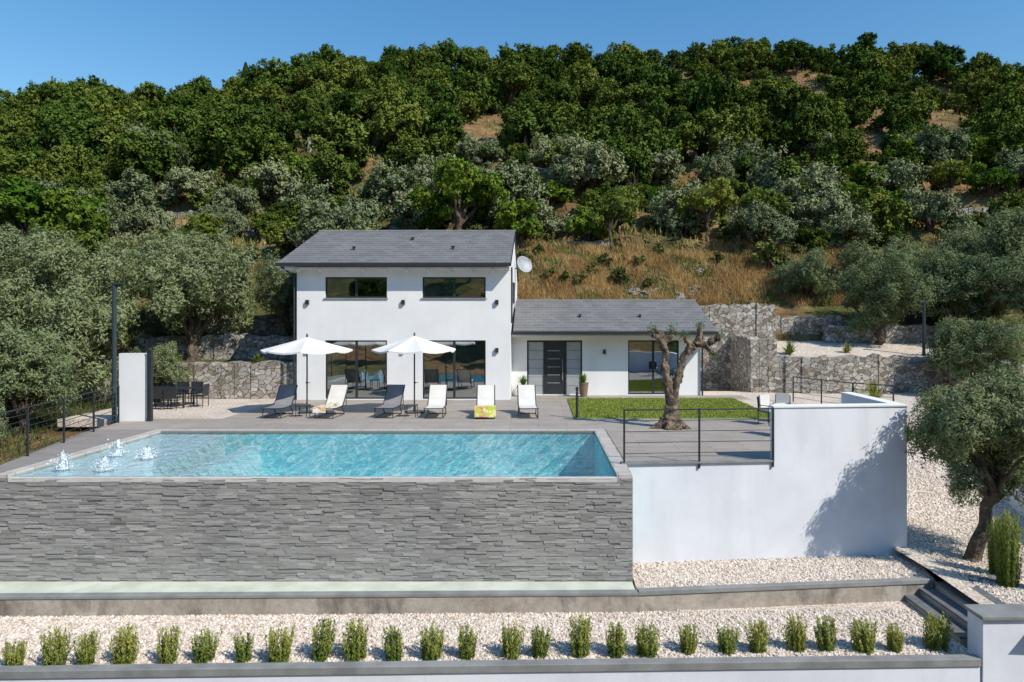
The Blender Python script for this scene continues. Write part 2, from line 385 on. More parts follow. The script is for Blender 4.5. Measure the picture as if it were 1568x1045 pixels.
oaks = [tree_mesh('oak_crown', 10+i, 1.1, 3.2, 2.6, 30, 10500, .25, .17, .22, L_oak, M_bark, (.17, .33), low=-.8) for i in range(6)]
olives = [tree_mesh('olive_crown', 20+i, .8, 2.7, 2.0, 26, 10500, .22, .09, .22, L_oliveH, M_bark, (.18, .34), low=-.8) for i in range(4)]
brights = [tree_mesh('citrus_crown', 30+i, .8, 2.3, 1.9, 22, 8000, .22, .14, .14, L_bright, M_bark, (.18, .34), low=-.7) for i in range(3)]
limes = [tree_mesh('almond_crown', 40+i, 1.2, 2.0, 1.5, 16, 4500, .2, .11, .12, L_lime, M_bark, (.2, .36)) for i in range(2)]
scrubs = [tree_mesh('scrub', 50+i, .05, .9, .6, 10, 1700, .2, .09, .05, L_scrub, M_bark) for i in range(3)]
def place(me, name, x, y, s=1, parent=None, z=None, sz=None):
    o = obj(name, me, parent); z = float(Hh(x, y)) if z is None else z
    o.location = (x, y, z); o.rotation_euler = (R.normal()*.06, R.normal()*.06, R.random()*6.28)
    o.scale = (s, s*R.uniform(.9, 1.1), s*(sz or R.uniform(.85, 1.2))); return o

hill = empty('hillside_trees')
def dryness(x, y):
    for (cx, cy, rx, ry) in [(9, 42.5, 11, 4.6), (35, 101, 11, 9), (53, 92, 8, 11), (-6, 83, 4, 11), (-22, 74, 3.5, 4.5), (-42, 62, 8, 3), (37, 53, 6.5, 2.8), (66, 108, 7, 6), (-1, 64, 4.5, 2.6), (14, 57, 3.5, 2), (-28, 53, 4, 2)]:
        if ((x-cx)/rx)**2+((y-cy)/ry)**2 < 1: return True
    return False
y = 45.0
cnt = 0
while y < 129:
    s = 3.85+(y-45)*.008
    xa, xb = -.80*y-6, .72*y+6
    for x in np.arange(xa, xb, s):
        px = x+R.uniform(-.7, .7)*s; py = y+R.uniform(-.7, .7)*s
        if dryness(px, py):
            if py > 60 and R.random() < .15: place(olives[R.integers(4)] if py < 90 else oaks[R.integers(6)], 'tree', px, py, R.uniform(.35, .6), hill)
            continue
        if py < 46 and -13 < px < 22: continue
        clump = math.sin(px*.19+py*.11)+math.sin(px*.07-py*.23+2)
        dens = (.93 if py < 92 else 1.0)+.10*clump+(.12 if px < -18 else 0)
        if px > 20 and py > 76: dens -= .2
        if R.random() > dens: continue
        r = R.random(); top = float(sstep(py+px*.08+(7 if px < -15 else 0), 60, 80)); sc_ = R.uniform(.75, 1.4)
        if r < top*.93: me = oaks[R.integers(6)]
        elif r < top*.93+(1-top)*.5: me = olives[R.integers(4)]
        elif R.random() < .42: me = brights[R.integers(3)]; sc_ *= .85
        elif R.random() < .25: me = limes[R.integers(2)]
        else: me, sc_ = oaks[R.integers(6)], R.uniform(.55, 1.0)
        if py < 52: sc_ *= .85
        place(me, 'tree', px, py, sc_, hill, float(Hh(px, py))-.6*sc_); cnt += 1
    y += s*.9
scr = empty('hillside_scrub')
for i in range(1150):
    y = 42+86*R.random()**.8; x = R.uniform(-.8*y-4, .72*y+4)
    if -13 < x < 20 and y < 43.5: continue
    if dryness(x, y) and R.random() < .7: continue
    r = R.random()
    me = scrubs[R.integers(3)] if r < .55 else (limes[0] if r < .58 else oaks[R.integers(6)] if r < .92 else brights[0])
    place(me, 'shrub', x, y, R.uniform(.6, 1.6) if r < .55 else R.uniform(.25, .5), scr)
for i in range(30):
    x = R.uniform(-1, 20); y = R.uniform(42.3, 47); place(scrubs[i % 3], 'shrub', x, y, R.uniform(.35, 1.0), scr)
val = empty('valley_trees')
for i in range(60):
    x = R.uniform(-130, 130); y = R.uniform(-190, -70); place(oaks[i % 4], 'tree', x, y, R.uniform(1.8, 3.0), val)

near_ol = [tree_mesh('olive_mid', 60+i, 1.2, 3.1, 2.6, 42, 40000, .16, .05, .26, L_olive, M_bark, (.16, .31), low=-.9, droop=1.0) for i in range(3)]
spec = [(-16.9, 33.2, 1.3, 1.18, 1.2), (-20.3, 28.5, -.6, 1.1, 1.15), (-18.7, 24.2, -1.0, .82, .85), (-22.5, 32.5, 1.4, 1.2, 1.2), (-13.4, 36.2, 2.3, .8, .9), (-24, 26, -.8, 1.0, 1.0), (-16.4, 29.4, -.5, .55, .6), (-18.6, 21.2, -1.7, .62, .62), (-19.5, 36.5, 2.6, 1.1, 1.15), (-27, 36, 2.5, 1.2, 1.2),
        (18.6, 37, 1.9, .95, .98), (23, 37.5, 2.1, 1.1, 1.05), (16.6, 41.5, 3.8, .75, .8), (26, 34.5, 1.6, 1.05, 1.05), (20.5, 31.5, -.3, .8, .8), (27, 40, 4, 1.2, 1.2), (21, 42, 3.6, .95, .95)]
for i, (x, y, z, s, szz) in enumerate(spec):
    o = place(near_ol[i % 3], 'olive_tree', x, y, s, None, z, 1); o.scale = (s, s, szz)
big = tree_mesh('walnut', 71, 1.2, 4.4, 3.0, 44, 26000, .25, .15, .3, L_bright, M_bark, (.14, .26), low=-.8)
place(big, 'walnut_tree', -5.4, 48.5, 1.05, None, None, .95)
place(oaks[1], 'oak_tree', -12.2, 43, 1.0, None, 4.0)
place(limes[0], 'almond_tree', 5, 46.5, .9, None, None, 1.35)
place(limes[1], 'almond_tree', 12, 49, 1.2, None, None, 1.1)
place(limes[0], 'almond_tree', 16.5, 50, 1.25, None, None, 1.1)
place(brights[0], 'lemon_tree', -35, 47, 1.5, None); place(brights[1], 'lemon_tree', -30, 44, 1.1, None)
place(scrubs[0], 'shrub', 14.5, 43.6, 1.4, None, None, 1.3)
def cypress():
    rng = np.random.default_rng(5); n = 5000; t = rng.random(n); a = rng.random(n)*6.28; r = .75*np.sin(np.pi*np.clip(t*.9+.08, 0, 1))**.8*rng.uniform(.6, 1, n)
    P = np.stack([np.cos(a)*r, np.sin(a)*r, .5+t*6], 1); Nn = np.stack([np.cos(a), np.sin(a), np.full(n, .4)], 1)+rng.normal(size=(n, 3))*.4
    V, q = leaves(P, Nn, .25, .12, rng); V2, q2 = tube([(0, 0, -.3), (0, 0, 3)], [.15, .08], 6)
    return arrmesh('cypress', np.concatenate([V, V2]), np.concatenate([q, q2+len(V)]), [L_cyp, M_bark], [0]*len(q)+[1]*len(q2), list(np.repeat(rng.random(n), 4))+[0]*len(V2))
place(cypress(), 'cypress_tree', -50.5, 118, 1.3)

ol = tree_mesh('olive_front', 83, 1.55, 2.15, 1.85, 48, 80000, .105, .027, .17, L_olive, M_bark, (.15, .28), low=-.9, droop=1.15, lean=(.4, -.1))
o = obj('olive_tree', ol); o.location = (10.25, 16.3, -2.25); o.scale = (1.0, 1.0, 1.03)

def ancient():
    X, Y = 4.36, 22.3
    def pp(l, y=0): return [(x, Y+dy, z) for x, z, dy in l]
    segs = [(pp([(4.32, -.15, 0), (4.28, .12, 0), (4.33, .4, 0), (4.38, .8, .02), (4.3, 1.2, .02), (4.22, 1.6, 0)]), [.52, .33, .23, .2, .18, .12]),
            (pp([(4.28, 1.1, 0), (4.16, 1.6, 0), (4.12, 2.1, .04), (4.17, 2.45, .02), (4.02, 2.8, 0), (3.95, 3.1, 0), (3.78, 3.22, .05)]), [.16, .12, .10, .11, .15, .11, .06]),
            (pp([(4.05, 2.75, 0), (4.3, 3.0, -.05), (4.35, 3.2, -.05)]), [.1, .08, .04]),
            (pp([(4.0, 2.9, 0), (3.8, 3.0, -.1), (3.62, 3.05, -.1)]), [.09, .08, .04]),
            (pp([(4.36, .8, 0), (4.5, 1.45, -.05), (4.62, 1.9, -.05), (4.76, 2.3, 0), (4.98, 2.62, 0), (5.22, 2.78, 0), (5.5, 2.72, 0), (5.8, 2.9, 0), (5.95, 3.0, 0)]), [.16, .13, .11, .11, .15, .12, .11, .11, .06]),
            (pp([(5.2, 2.75, 0), (5.3, 3.05, .05), (5.22, 3.3, .05)]), [.1, .08, .04]),
            (pp([(5.0, 2.6, 0), (4.8, 2.85, -.1), (4.72, 3.0, -.1)]), [.1, .07, .04]),
            (pp([(5.45, 2.72, 0), (5.6, 2.5, -.1), (5.7, 2.4, -.1)]), [.09, .07, .04]),
            (pp([(4.3, .3, 0), (3.95, .08, -.1), (3.6, -.05, -.2)]), [.2, .13, .06]),
            (pp([(4.3, .3, 0), (4.7, .06, -.2), (4.9, -.05, -.3)]), [.2, .11, .06]),
            (pp([(4.3, .3, 0), (4.2, .08, -.3), (4.1, -.05, -.5)]), [.2, .12, .06])]
    Vs = []; Qs = []; b = 0
    for p, r in segs:
        pf = []; rf = []
        for i in range(len(p)-1):
            for k in range(5):
                t = k/5; pf.append(tuple(np.array(p[i])*(1-t)+np.array(p[i+1])*t+R.normal(size=3)*.014)); rf.append((r[i]*(1-t)+r[i+1]*t)*R.uniform(.88, 1.14))
        pf.append(p[-1]); rf.append(r[-1]*.9); pf.append(tuple(np.array(p[-1])+(np.array(p[-1])-np.array(p[-2]))*.02)); rf.append(.005)
        V, q = tube(pf, rf, 16, .26); Vs.append(V); Qs.append(q+b); b += len(V)
    V0 = np.concatenate(Vs); Q0 = np.concatenate(Qs)
    P = []
    for c in [(3.7, 22.3, 3.25), (4.35, 22.2, 3.25), (5.25, 22.3, 3.35), (5.95, 22.3, 3.05), (4.72, 22.2, 3.05), (5.7, 22.2, 2.4)]:
        P.append(np.array(c)+R.normal(size=(140, 3))*.09)
    P = np.concatenate(P); V, q = leaves(P, R.normal(size=P.shape)+np.array([0, 0, .5]), .08, .028, R)
    me = arrmesh('ancient_olive', np.concatenate([V0, V]), np.concatenate([Q0, q+len(V0)]), [M_barkP, L_olive], [0]*len(Q0)+[1]*len(q), [0]*len(V0)+[.5]*len(V), smooth=True)
    return obj('ancient_olive_tree', me)
ancient()

def blades(name, n, fx, hr, wr, mat, lean=.35):
    x, y = fx(n); z = Hh(x, y); n = len(x); h = R.uniform(hr[0], hr[1], n); w = R.uniform(wr[0], wr[1], n); a = R.random(n)*6.28
    lx, ly = R.normal(size=(2, n))*lean*h; dx, dy = np.cos(a)*w/2, np.sin(a)*w/2
    V = np.stack([np.stack([x-dx, y-dy, z-.03], 1), np.stack([x+dx, y+dy, z-.03], 1), np.stack([x+lx+dx*.2, y+ly+dy*.2, z+h], 1), np.stack([x+lx-dx*.2, y+ly-dy*.2, z+h], 1)], 1).reshape(-1, 3)
    t = np.repeat(np.clip(.5+.35*np.sin(x*1.3)*np.cos(y*1.7)+R.normal(size=n)*.25, 0, 1), 4)
    return obj(name, arrmesh(name, V, np.arange(4*n).reshape(-1, 4), [mat], tint=t))
def patch(x, y): return np.sin(x*.9+2)*np.sin(y*1.4+x*.3)+.6*np.sin(x*2.3+y*1.9)
def grassf(n):
    x = R.uniform(-2, 21, n); y = 41.1+R.random(n)**1.2*7; m = patch(x, y)+R.normal(size=n)*.3 > 0; return x[m], y[m]
blades('dry_grass', 75000, grassf, (.12, .55), (.02, .05), L_dry, .5)
def grassg(n):
    x = R.uniform(-2, 21, n); y = 41.1+R.random(n)**1.2*7; m = patch(x, y)+R.normal(size=n)*.3 < -.35; return x[m], y[m]
blades('wild_grass', 22000, grassg, (.12, .45), (.03, .07), L_scrub, .6)
def hillf(n):
    y = 48+80*R.random(n); x = R.uniform(-.8, .72, n)*y; m = np.sin(x*.21+1)*np.sin(y*.17)+R.normal(size=n)*.3 > .05; return x[m], y[m]
blades('dry_grass', 40000, hillf, (.15, .5), (.05, .12), L_dry)
blades('wild_grass', 60000, hillf, (.2, .6), (.08, .2), L_scrub)
def leftf(n):
    y = R.uniform(16, 41, n); x = R.uniform(-30, -14.4, n); m = ~((x > -17.2) & (y > 23.6)); return x[m], y[m]
blades('wild_grass', 26000, leftf, (.15, .5), (.02, .06), L_scrub)

def rocks(name, items):
    Vs = []; Qs = []; b = 0; nu, nv = 14, 8
    for (x, y, z, s) in items:
        ph = R.random(6)*6; V = []
        for j in range(nv+1):
            for i in range(nu):
                a = 2*math.pi*i/nu; e = math.pi*j/nv-math.pi/2; d = np.array([math.cos(a)*math.cos(e), math.sin(a)*math.cos(e), math.sin(e)])
                r = 1+.22*math.sin(3*d[0]+ph[0]+4*d[2])+.16*math.sin(6*d[1]+ph[1])*math.cos(5*d[0]+ph[2])+R.normal()*.05
                V.append(np.array([x, y, z])+d*r*s*np.array([1.3, .9, .75]))
        q = [(j*nu+i, j*nu+(i+1) % nu, (j+1)*nu+(i+1) % nu, (j+1)*nu+i) for j in range(nv) for i in range(nu)]
        Vs.append(np.array(V)); Qs.append(np.array(q)+b); b += len(V)
    obj(name, arrmesh(name, np.concatenate(Vs), np.concatenate(Qs), [M_rock]))
it = []
for i in range(22):
    x = R.normal(7.4, 1.8); y = R.normal(42.0, .5); it.append((x, y, float(Hh(x, max(y, 41.2)))-.15, R.uniform(.12, .4)))
for i in range(50):
    y = R.uniform(46, 110); x = R.uniform(-.7, .7)*y; it.append((x, y, float(Hh(x, y)), R.uniform(.15, .5)))
rocks('rock_outcrop', it)

# ------------------------------------------------------------ stone walls
def stone_wall(name, pts, z0, zt, th=.55):
    mb = MB()
    for (x0, y0), (x1, y1) in zip(pts[:-1], pts[1:]):
        L = math.hypot(x1-x0, y1-y0); n = max(1, int(L/.35)); nxx, nyy = -(y1-y0)/L*th, (x1-x0)/L*th
        jit = [R.normal()*.07 for _ in range(n+1)]
        for i in range(n):
            a, b = i/n, (i+1)/n; off = R.uniform(-.04, .04)
            f = lambda t: (x0+(x1-x0)*t, y0+(y1-y0)*t)
            pa, pb = f(a), f(b); pa = (pa[0], pa[1]+off); pb = (pb[0], pb[1]+off)
            za = zt+jit[i]; zb = zt+jit[i+1]
            mb.prism([pa, pb, (pb[0]+nxx, pb[1]+nyy), (pa[0]+nxx, pa[1]+nyy)], z0, [za, zb, zb+.03, za+.03])
    return mb.obj(name, [M_stone])
stone_wall('stone_retaining_wall', [(-24, 30.9), (-17.4, 30.8), (-10.75, 30.8)], -.4, 1.62)
stone_wall('stone_retaining_wall', [(-20, 33.8), (-10.75, 33.9)], 1, 2.75)
stone_wall('stone_retaining_wall', [(-18, 36.8), (-10.75, 36.9)], 2, 3.75)
stone_wall('stone_retaining_wall', [(-14.2, 38.4), (-10.75, 38.4)], 3, 4.8)
stone_wall('stone_retaining_wall', [(-10.6, 40.6), (3, 40.7)], 3, 4.6)
stone_wall('stone_retaining_wall', [(7.8, 37), (11.5, 37.1), (12.9, 37.2)], -.3, 4.4)
stone_wall('stone_retaining_wall', [(10.4, 37), (10.45, 33.6), (11.7, 33.5)], -.5, 2.65)
stone_wall('stone_retaining_wall', [(11.7, 33.5), (14, 33.1), (18, 33.3)], -.5, 1.75)
stone_wall('stone_retaining_wall', [(18, 33.3), (24, 33.8), (30, 34)], -.5, 1.5)
stone_wall('stone_retaining_wall', [(12.9, 38.3), (17.2, 38.2)], 1.4, 3.75)
stone_wall('stone_retaining_wall', [(15.8, 37.6), (19, 37.4), (28, 38.0)], 1.4, 3.3)
stone_wall('stone_retaining_wall', [(-.8, 40.6), (8, 41)], 3, 4.7)
for (x0, x1, yy) in [(1, 5, 47.6), (-31, -24, 54.5), (11, 17, 58.5), (-50, -36, 64), (-42, -33, 48), (32, 42, 54.5), (-5, 3, 65.5), (-28, -20, 52), (-26, -20, 77), (-9, -3, 80)]:
    z = float(Hh((x0+x1)/2, yy))
    n = 4; pts = [(x0+(x1-x0)*i/n, yy+math.sin(i*1.3+x0)*.25) for i in range(n+1)]
    stone_wall('dry_stone_wall', pts, z-2.5, z+.5)

# ------------------------------------------------------------ terrace, decks, pool
mb = MB(); mb.box(-17.2, 20, 24.4, 34.3, -.3, -.02); mb.obj('terrace_gravel', [M_gravel])
mb = MB(); mb.prism([(10.95, 34.1), (21, 33.9), (21, 38.1), (10.95, 38.1)], 1.2, [1.72, 1.72, 2.4, 2.4]); mb.obj('upper_gravel_terrace', [M_gravel])
mb = MB()
mb.prism([(-14.35, 21.9), (9.1, 21.9), (9.1, 24.4), (-14.5, 24.4)], -.3, 0)
mb.box(-11.3, 1.25, 24.4, 30.3, -.3, 0)
mb.prism([(2.15, 16.75), (9.05, 17.4), (9.05, 21.9), (2.15, 21.9)], -.3, 0)
mb.box(1.25, 9.5, 30.6, 32.2, -.3, .0)
mb.box(-1.27, 1.25, 30.3, 32.2, -.3, .0)
mb.obj('terrace_paving', [M_deck])
mb = MB(); mb.prism([(-12.75, 15.4), (-12.25, 15.4), (-12.25, 21.9), (-14.35, 21.9)], -.3, 0); mb.obj('side_deck', [M_deckL])
mb = MB(); mb.prism([(-14.3, 21.85), (-12.7, 15.45), (-12.3, 15.45), (-12.3, 21.85)], -3.2, -.31); mb.obj('deck_retaining_wall', [M_white2])
mb = MB(); mb.box(1.27, 8.7, 24.42, 30.55, -.2, .025); mb.obj('lawn', [M_lawn])
def fl(n): return R.uniform(1.3, 8.65, n), R.uniform(24.45, 30.5, n)
x, yv = fl(26000); n = len(x); a = R.random(n)*6.28; h = R.uniform(.03, .07, n); dx = np.cos(a)*.012; dy = np.sin(a)*.012
V = np.stack([np.stack([x-dx, yv-dy, np.full(n, .02)], 1), np.stack([x+dx, yv+dy, np.full(n, .02)], 1), np.stack([x+dx, yv+dy+.02, .02+h], 1), np.stack([x-dx, yv-dy+.02, .02+h], 1)], 1).reshape(-1, 3)
obj('lawn_grass', arrmesh('lawn_grass', V, np.arange(4*n).reshape(-1, 4), [L_lime], tint=np.repeat(R.random(n), 4)))

pool = empty('swimming_pool')
mb = MB(); x0, x1, y0, y1 = -11.95, 1.76, 15.62, 21.6
mb.box(x0, x1, y0, y1, -1.7, -1.4); mb.box(x0-.2, x0, y0-.0, y1, -1.7, -.1); mb.box(x1, x1+.2, y0, y1, -1.7, -.1); mb.box(x0-.2, x1+.2, y1, y1+.2, -1.7, -.1)
mb.box(x0, x1, 15.5, y0, -1.7, -.075)
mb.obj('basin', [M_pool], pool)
mb = MB(); mb.prism([(x0+.004, y0+.004), (-9.2, y0+.004), (-9.9, y1-.004), (x0+.004, y1-.004)], -1.38, -.11); mb.box(-9.19, -8.8, y0+.004, y1-.004, -1.38, -.45); mb.obj('shelf', [M_poolL], pool)
mb = MB(); mb.box(x0-.3, x1+.36, y1, y1+.3, -.1, .015); mb.box(x0-.3, x0, 15.4, y1, -.1, .015); mb.box(x1, x1+.36, 15.4, y1, -.1, .015)
mb.obj('coping', [M_cop], pool, .01)
mb = MB(); mb.box(x0, x1, 15.36, 15.50, -.16, -.045); mb.obj('overflow_lip', [M_basin], pool, .01)
me = bpy.data.meshes.new('w'); me.from_pydata([(x0, 15.42, -.035), (x1, 15.42, -.035), (x1, y1, -.035), (x0, y1, -.035)], [], [(0, 1, 2, 3)]); me.materials.append(M_water)
obj('water', me, pool)
for (bx, by, hh) in [(-11.35, 16.3, .34), (-10.3, 16.2, .27), (-11.1, 18.0, .36), (-10.1, 17.6, .24)]:
    rng = np.random.default_rng(int(bx*-100)); pts = [(bx, by, -.05), (bx, by, -.01), (bx, by, hh*.3), (bx+.01, by, hh*.6), (bx, by, hh*.85), (bx, by, hh)]
    V, q = tube(pts, [.17, .11, .085, .075, .05, .005], 12, .3, rng); V += rng.normal(size=V.shape)*.01
    P = np.array([bx, by, 0])+np.stack([rng.normal(size=320)*.12, rng.normal(size=320)*.12, np.abs(rng.normal(size=320))*hh*.4-.02], 1)
    V2, q2 = leaves(P, rng.normal(size=P.shape), .04, .03, rng)
    obj('water_jet', arrmesh('jet', np.concatenate([V, V2]), np.concatenate([q, q2+len(V)]), [M_foam], smooth=True), pool)
def slate(xa, xb, y, z0, z1, name):
    V = []; Qd = []; T = []; z = z0
    mb = MB()
    mb.box(xa, xb, y+.03, y+.1, z0, z1)
    mb.obj(name+'_core', [M_conc], WALL)
    b = 0
    while z < z1-.01:
        h = min(R.uniform(.04, .065), z1-z); x = xa-R.random()*.3
        while x < xb:
            l = R.uniform(.16, .5); xe = min(x+l, xb); xs_ = max(x, xa)
            if xe-xs_ > .01:
                pr = R.random()**1.1*.028; t = np.clip(R.normal(.5, .22), 0, 1); ya = y-pr; tilt = R.uniform(-.006, .010); dz = R.uniform(-.018, .018)
                zl, zr = z+dz*.5, z-dz*.5
                P = [(xs_, ya, zl), (xe, ya, zr), (xe, ya+tilt, zr+h), (xs_, ya+tilt, zl+h), (xs_, y+.03, zl), (xe, y+.03, zr), (xe, y+.03, zr+h), (xs_, y+.03, zl+h)]
                V += P; T += [t]*8
                for f in [(0, 1, 2, 3), (0, 4, 5, 1), (3, 2, 6, 7), (0, 3, 7, 4), (1, 5, 6, 2)]: Qd.append(tuple(b+i for i in f))
                b += 8
            x = xe if xe < xb else xb+1
        z += h
    return obj(name, arrmesh(name, V, Qd, [M_slate], tint=T), WALL)
WALL = empty('slate_pool_wall')
slate(-12.9, 2.12, 15.38, -2.42, -.06, 'cladding')
mb = MB(); mb.prism([(-12.9, 14.62), (2.1, 14.82), (2.1, 15.34), (-12.9, 15.34)], -2.7, -2.38)
mb.obj('catch_basin', [simple('basin_white', (.66, .68, .58), (.50, .53, .44), 2, .4)])
mb = MB(); P = [(-13.2, 14.42), (2.15, 14.66), (2.15, 14.84), (-13.2, 14.62)]
mb.prism(P, -2.43, -2.36, 1); mb.prism([(a, b+.02) for a, b in P], -3.1, -2.43, 0)
mb.prism([(2.15, 14.66), (8.9, 15.35), (8.9, 15.5), (2.15, 14.84)], -2.43, -2.33, 1); mb.prism([(2.15, 14.69), (8.9, 15.38), (8.9, 15.5), (2.15, 14.84)], -3.1, -2.43, 0)
mb.obj('low_concrete_wall', [M_conc, M_cap], None, .01)
mb = MB(); mb.prism([(-14, 12.2), (8.2, 12.55), (8.2, 15.4), (-14, 14.6)], -3.2, -2.8); mb.obj('gravel_bed', [M_gravel])
mb = MB(); mb.prism([(2.16, 14.8), (9.0, 15.48), (9.4, 17.3), (2.16, 16.6)], -3.1, -2.40); mb.obj('gravel_strip', [M_gravel])
def pebbles(name, n, fx, mat):
    x, y, z = fx(n); s = R.uniform(.012, .032, n); C = np.array([(-1, -1, -1), (1, -1, -1), (1, 1, -1), (-1, 1, -1), (-.6, -.6, .8), (.6, -.6, .8), (.6, .6, .8), (-.6, .6, .8)])
    F = np.array([(4, 5, 6, 7), (0, 1, 5, 4), (1, 2, 6, 5), (2, 3, 7, 6), (3, 0, 4, 7)])
    a = R.random(n)*6.28; c_, s_ = np.cos(a), np.sin(a); K = C[None]*s[:, None, None]*R.uniform(.6, 1.2, (n, 1, 3))+R.normal(size=(n, 8, 3))*s[:, None, None]*.15
    X = K[..., 0]*c_[:, None]-K[..., 1]*s_[:, None]+x[:, None]; Y = K[..., 0]*s_[:, None]+K[..., 1]*c_[:, None]+y[:, None]; Z = K[..., 2]*.7+z[:, None]
    V = np.stack([X, Y, Z], 2).reshape(-1, 3); Qf = (F[None]+np.arange(n)[:, None, None]*8).reshape(-1, 4)
    obj(name, arrmesh(name, V, Qf, [mat], tint=np.repeat(R.random(n), 8)))
def m_peb():
    m, nt, out = newmat('pebble'); at = N(nt, 'ShaderNodeAttribute', attribute_name='tint')
    princ(nt, out, ramp(nt, at.outputs['Fac'], [(0, (.34, .27, .21)), (.3, (.60, .51, .42)), (.7, (.70, .62, .53)), (1, (.80, .75, .69))]), .9); return m
M_peb = m_peb()
def pf(n):
    x = R.uniform(-12.5, 8.1, n); return x, 12.5+(x+9)*.01+R.random(n)*2.15, np.full(n, -2.79)
pebbles('gravel_stones', 24000, pf, M_peb)
def pf2(n):
    x = R.uniform(2.3, 9, n); return x, 14.95+(x-2.3)*.095+R.random(n)*1.6, np.full(n, -2.39)
pebbles('gravel_stones', 6000, pf2, M_peb)
mb = MB(); mb.prism([(-14, 11.9), (8.08, 12.45), (8.08, 12.65), (-14, 12.12)], -2.84, -2.70, 1); mb.prism([(-14, 11.93), (8.08, 12.48), (8.08, 12.62), (-14, 12.1)], -9, -2.84, 0)
mb.obj('front_boundary_wall', [M_white2, M_cap], None, .01)
def ramp_z(A, B): return -2.22+2.15*sstep(B, 17.2, 24.5)+np.sin(A*2)*np.cos(B*1.4)*.03
gx = np.linspace(8.9, 14.5, 30); gy = np.linspace(12.2, 27, 60); A, B = np.meshgrid(gx, gy)
Zr = ramp_z(A, B)
ii = (np.arange(59)[:, None]*30+np.arange(29)[None]).ravel()
obj('gravel_path', arrmesh('gravel_path', np.stack([A.ravel(), B.ravel(), Zr.ravel()], 1), np.stack([ii, ii+1, ii+31, ii+30], 1), [M_gravel], smooth=True))
def pf3(n):
    x = R.uniform(9.4, 13.3, n); y = R.uniform(13.4, 24, n); return x, y, ramp_z(x, y)+.01
pebbles('gravel_stones', 14000, pf3, M_peb)
P = np.stack([R.normal(10.6, 1.2, 1500), R.normal(16.6, 1.0, 1500), np.zeros(1500)], 1); P[:, 2] = ramp_z(P[:, 0], P[:, 1])+.025; P = P[P[:, 0] > 9.5]
V, q = leaves(P, R.normal(size=P.shape)*.3+np.array([0, 0, 1]), .06, .02, R); obj('fallen_leaves', arrmesh('fallen_leaves', V, q, [L_scrub], tint=np.repeat(R.random(len(P)), 4)))
mb = MB()
for i in range(4):
    xa = 8.2+i*.34; zt = -2.67+i*.15
    mb.box(xa+.02, 10.2 if i == 3 else xa+.36, 13.3, 15.33, -3.1, zt-.05, 1); mb.box(xa, 10.2 if i == 3 else xa+.34, 13.28, 15.33, zt-.05, zt, 0)
mb.obj('stone_steps', [M_step, M_conc], None, .008)
mb = MB(); mb.prism([(8.1, 12.45), (14, 12.6), (14, 13.0), (8.1, 12.9)], -9, -1.97, 0); mb.prism([(8.05, 12.38), (14.05, 12.53), (14.05, 13.08), (8.05, 12.95)], -1.97, -1.90, 1)
mb.obj('entrance_pier', [M_white2, M_cap], None, .01)
mb = MB()
mb.prism([(2.13, 16.55), (5.83, 16.88), (5.83, 17.06), (2.13, 16.74)], -3, -.002)
mb.prism([(5.83, 16.88), (9.28, 17.2), (9.28, 17.5), (5.83, 17.18)], -3, 1.33)
mb.prism([(9.0, 17.5), (9.28, 17.5), (9.28, 20.3), (9.0, 20.3)], -3, 1.33)
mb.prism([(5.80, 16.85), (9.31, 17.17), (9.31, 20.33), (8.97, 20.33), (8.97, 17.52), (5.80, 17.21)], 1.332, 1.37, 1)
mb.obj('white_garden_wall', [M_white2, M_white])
mb = MB(); mb.box(13.4, 13.65, 13.1, 26, -3, -.9); mb.obj('driveway_wall', [M_white2])
mb = MB(); mb.box(-14.6, -13.72, 23.75, 24.0, -.3, 2.36); mb.obj('white_screen_wall', [M_white])
mb = MB(); mb.box(-13.6, -13.46, 23.7, 23.84, 0, 2.42); mb.box(-13.62, -13.44, 23.68, 23.86, 2.42, 2.46); mb.obj('gate_post', [M_dark])
def lamp(x, y, z0, z1, d=1):
    mb = MB(); mb.cyl((x, y, z0), (x, y, z0+.3), .10, .09, 12); mb.cyl((x, y, z0+.3), (x, y, z1), .08, .075, 12); mb.cyl((x, y, z1-.1), (x+.3*d, y, z1), .03, .03, 8)
    mb.box(x+.1*d-.18, x+.1*d+.22, y-.09, y+.09, z1+.0, z1+.06); mb.obj('street_lamp', [M_pole])
lamp(-14.7, 23.65, -.3, 4.75); lamp(19.3, 34.2, 1.6, 4.4, -1)
def railing(name, pts, z0, h, n, sp=2.4, mat=M_dark, drop=0):
    mb = MB()
    for (xa, ya), (xb, yb) in zip(pts[:-1], pts[1:]):
        L = math.hypot(xb-xa, yb-ya); k = max(1, round(L/sp))
        for i in range(k+1):
            t = i/k; X = xa+(xb-xa)*t; Y = ya+(yb-ya)*t; mb.box(X-.022, X+.022, Y-.022, Y+.022, z0-drop, z0+h)
        for j in range(n):
            z = z0+h*(j+1)/n-.02; r = .02 if j == n-1 else .009
            mb.cyl((xa, ya, z), (xb, yb, z), r, r, 6)
    mb.obj(name, [mat])
railing('metal_railing', [(2.07, 16.52), (5.78, 16.84)], .02, 1.32, 5, 1.85, drop=.14)
mb = MB(); mb.prism([(2.0, 16.48), (5.8, 16.82), (5.8, 17.0), (2.0, 16.7)], .003, .045); mb.obj('wall_coping', [M_cap])
railing('metal_railing', [(-12.72, 15.6), (-14.4, 23.4)], 0, 1.28, 8, 2.0, drop=.2)
railing('metal_railing', [(11.0, 29.5), (12.2, 26.5), (13.2, 25.4)], 0, 1.1, 5, 1.6)
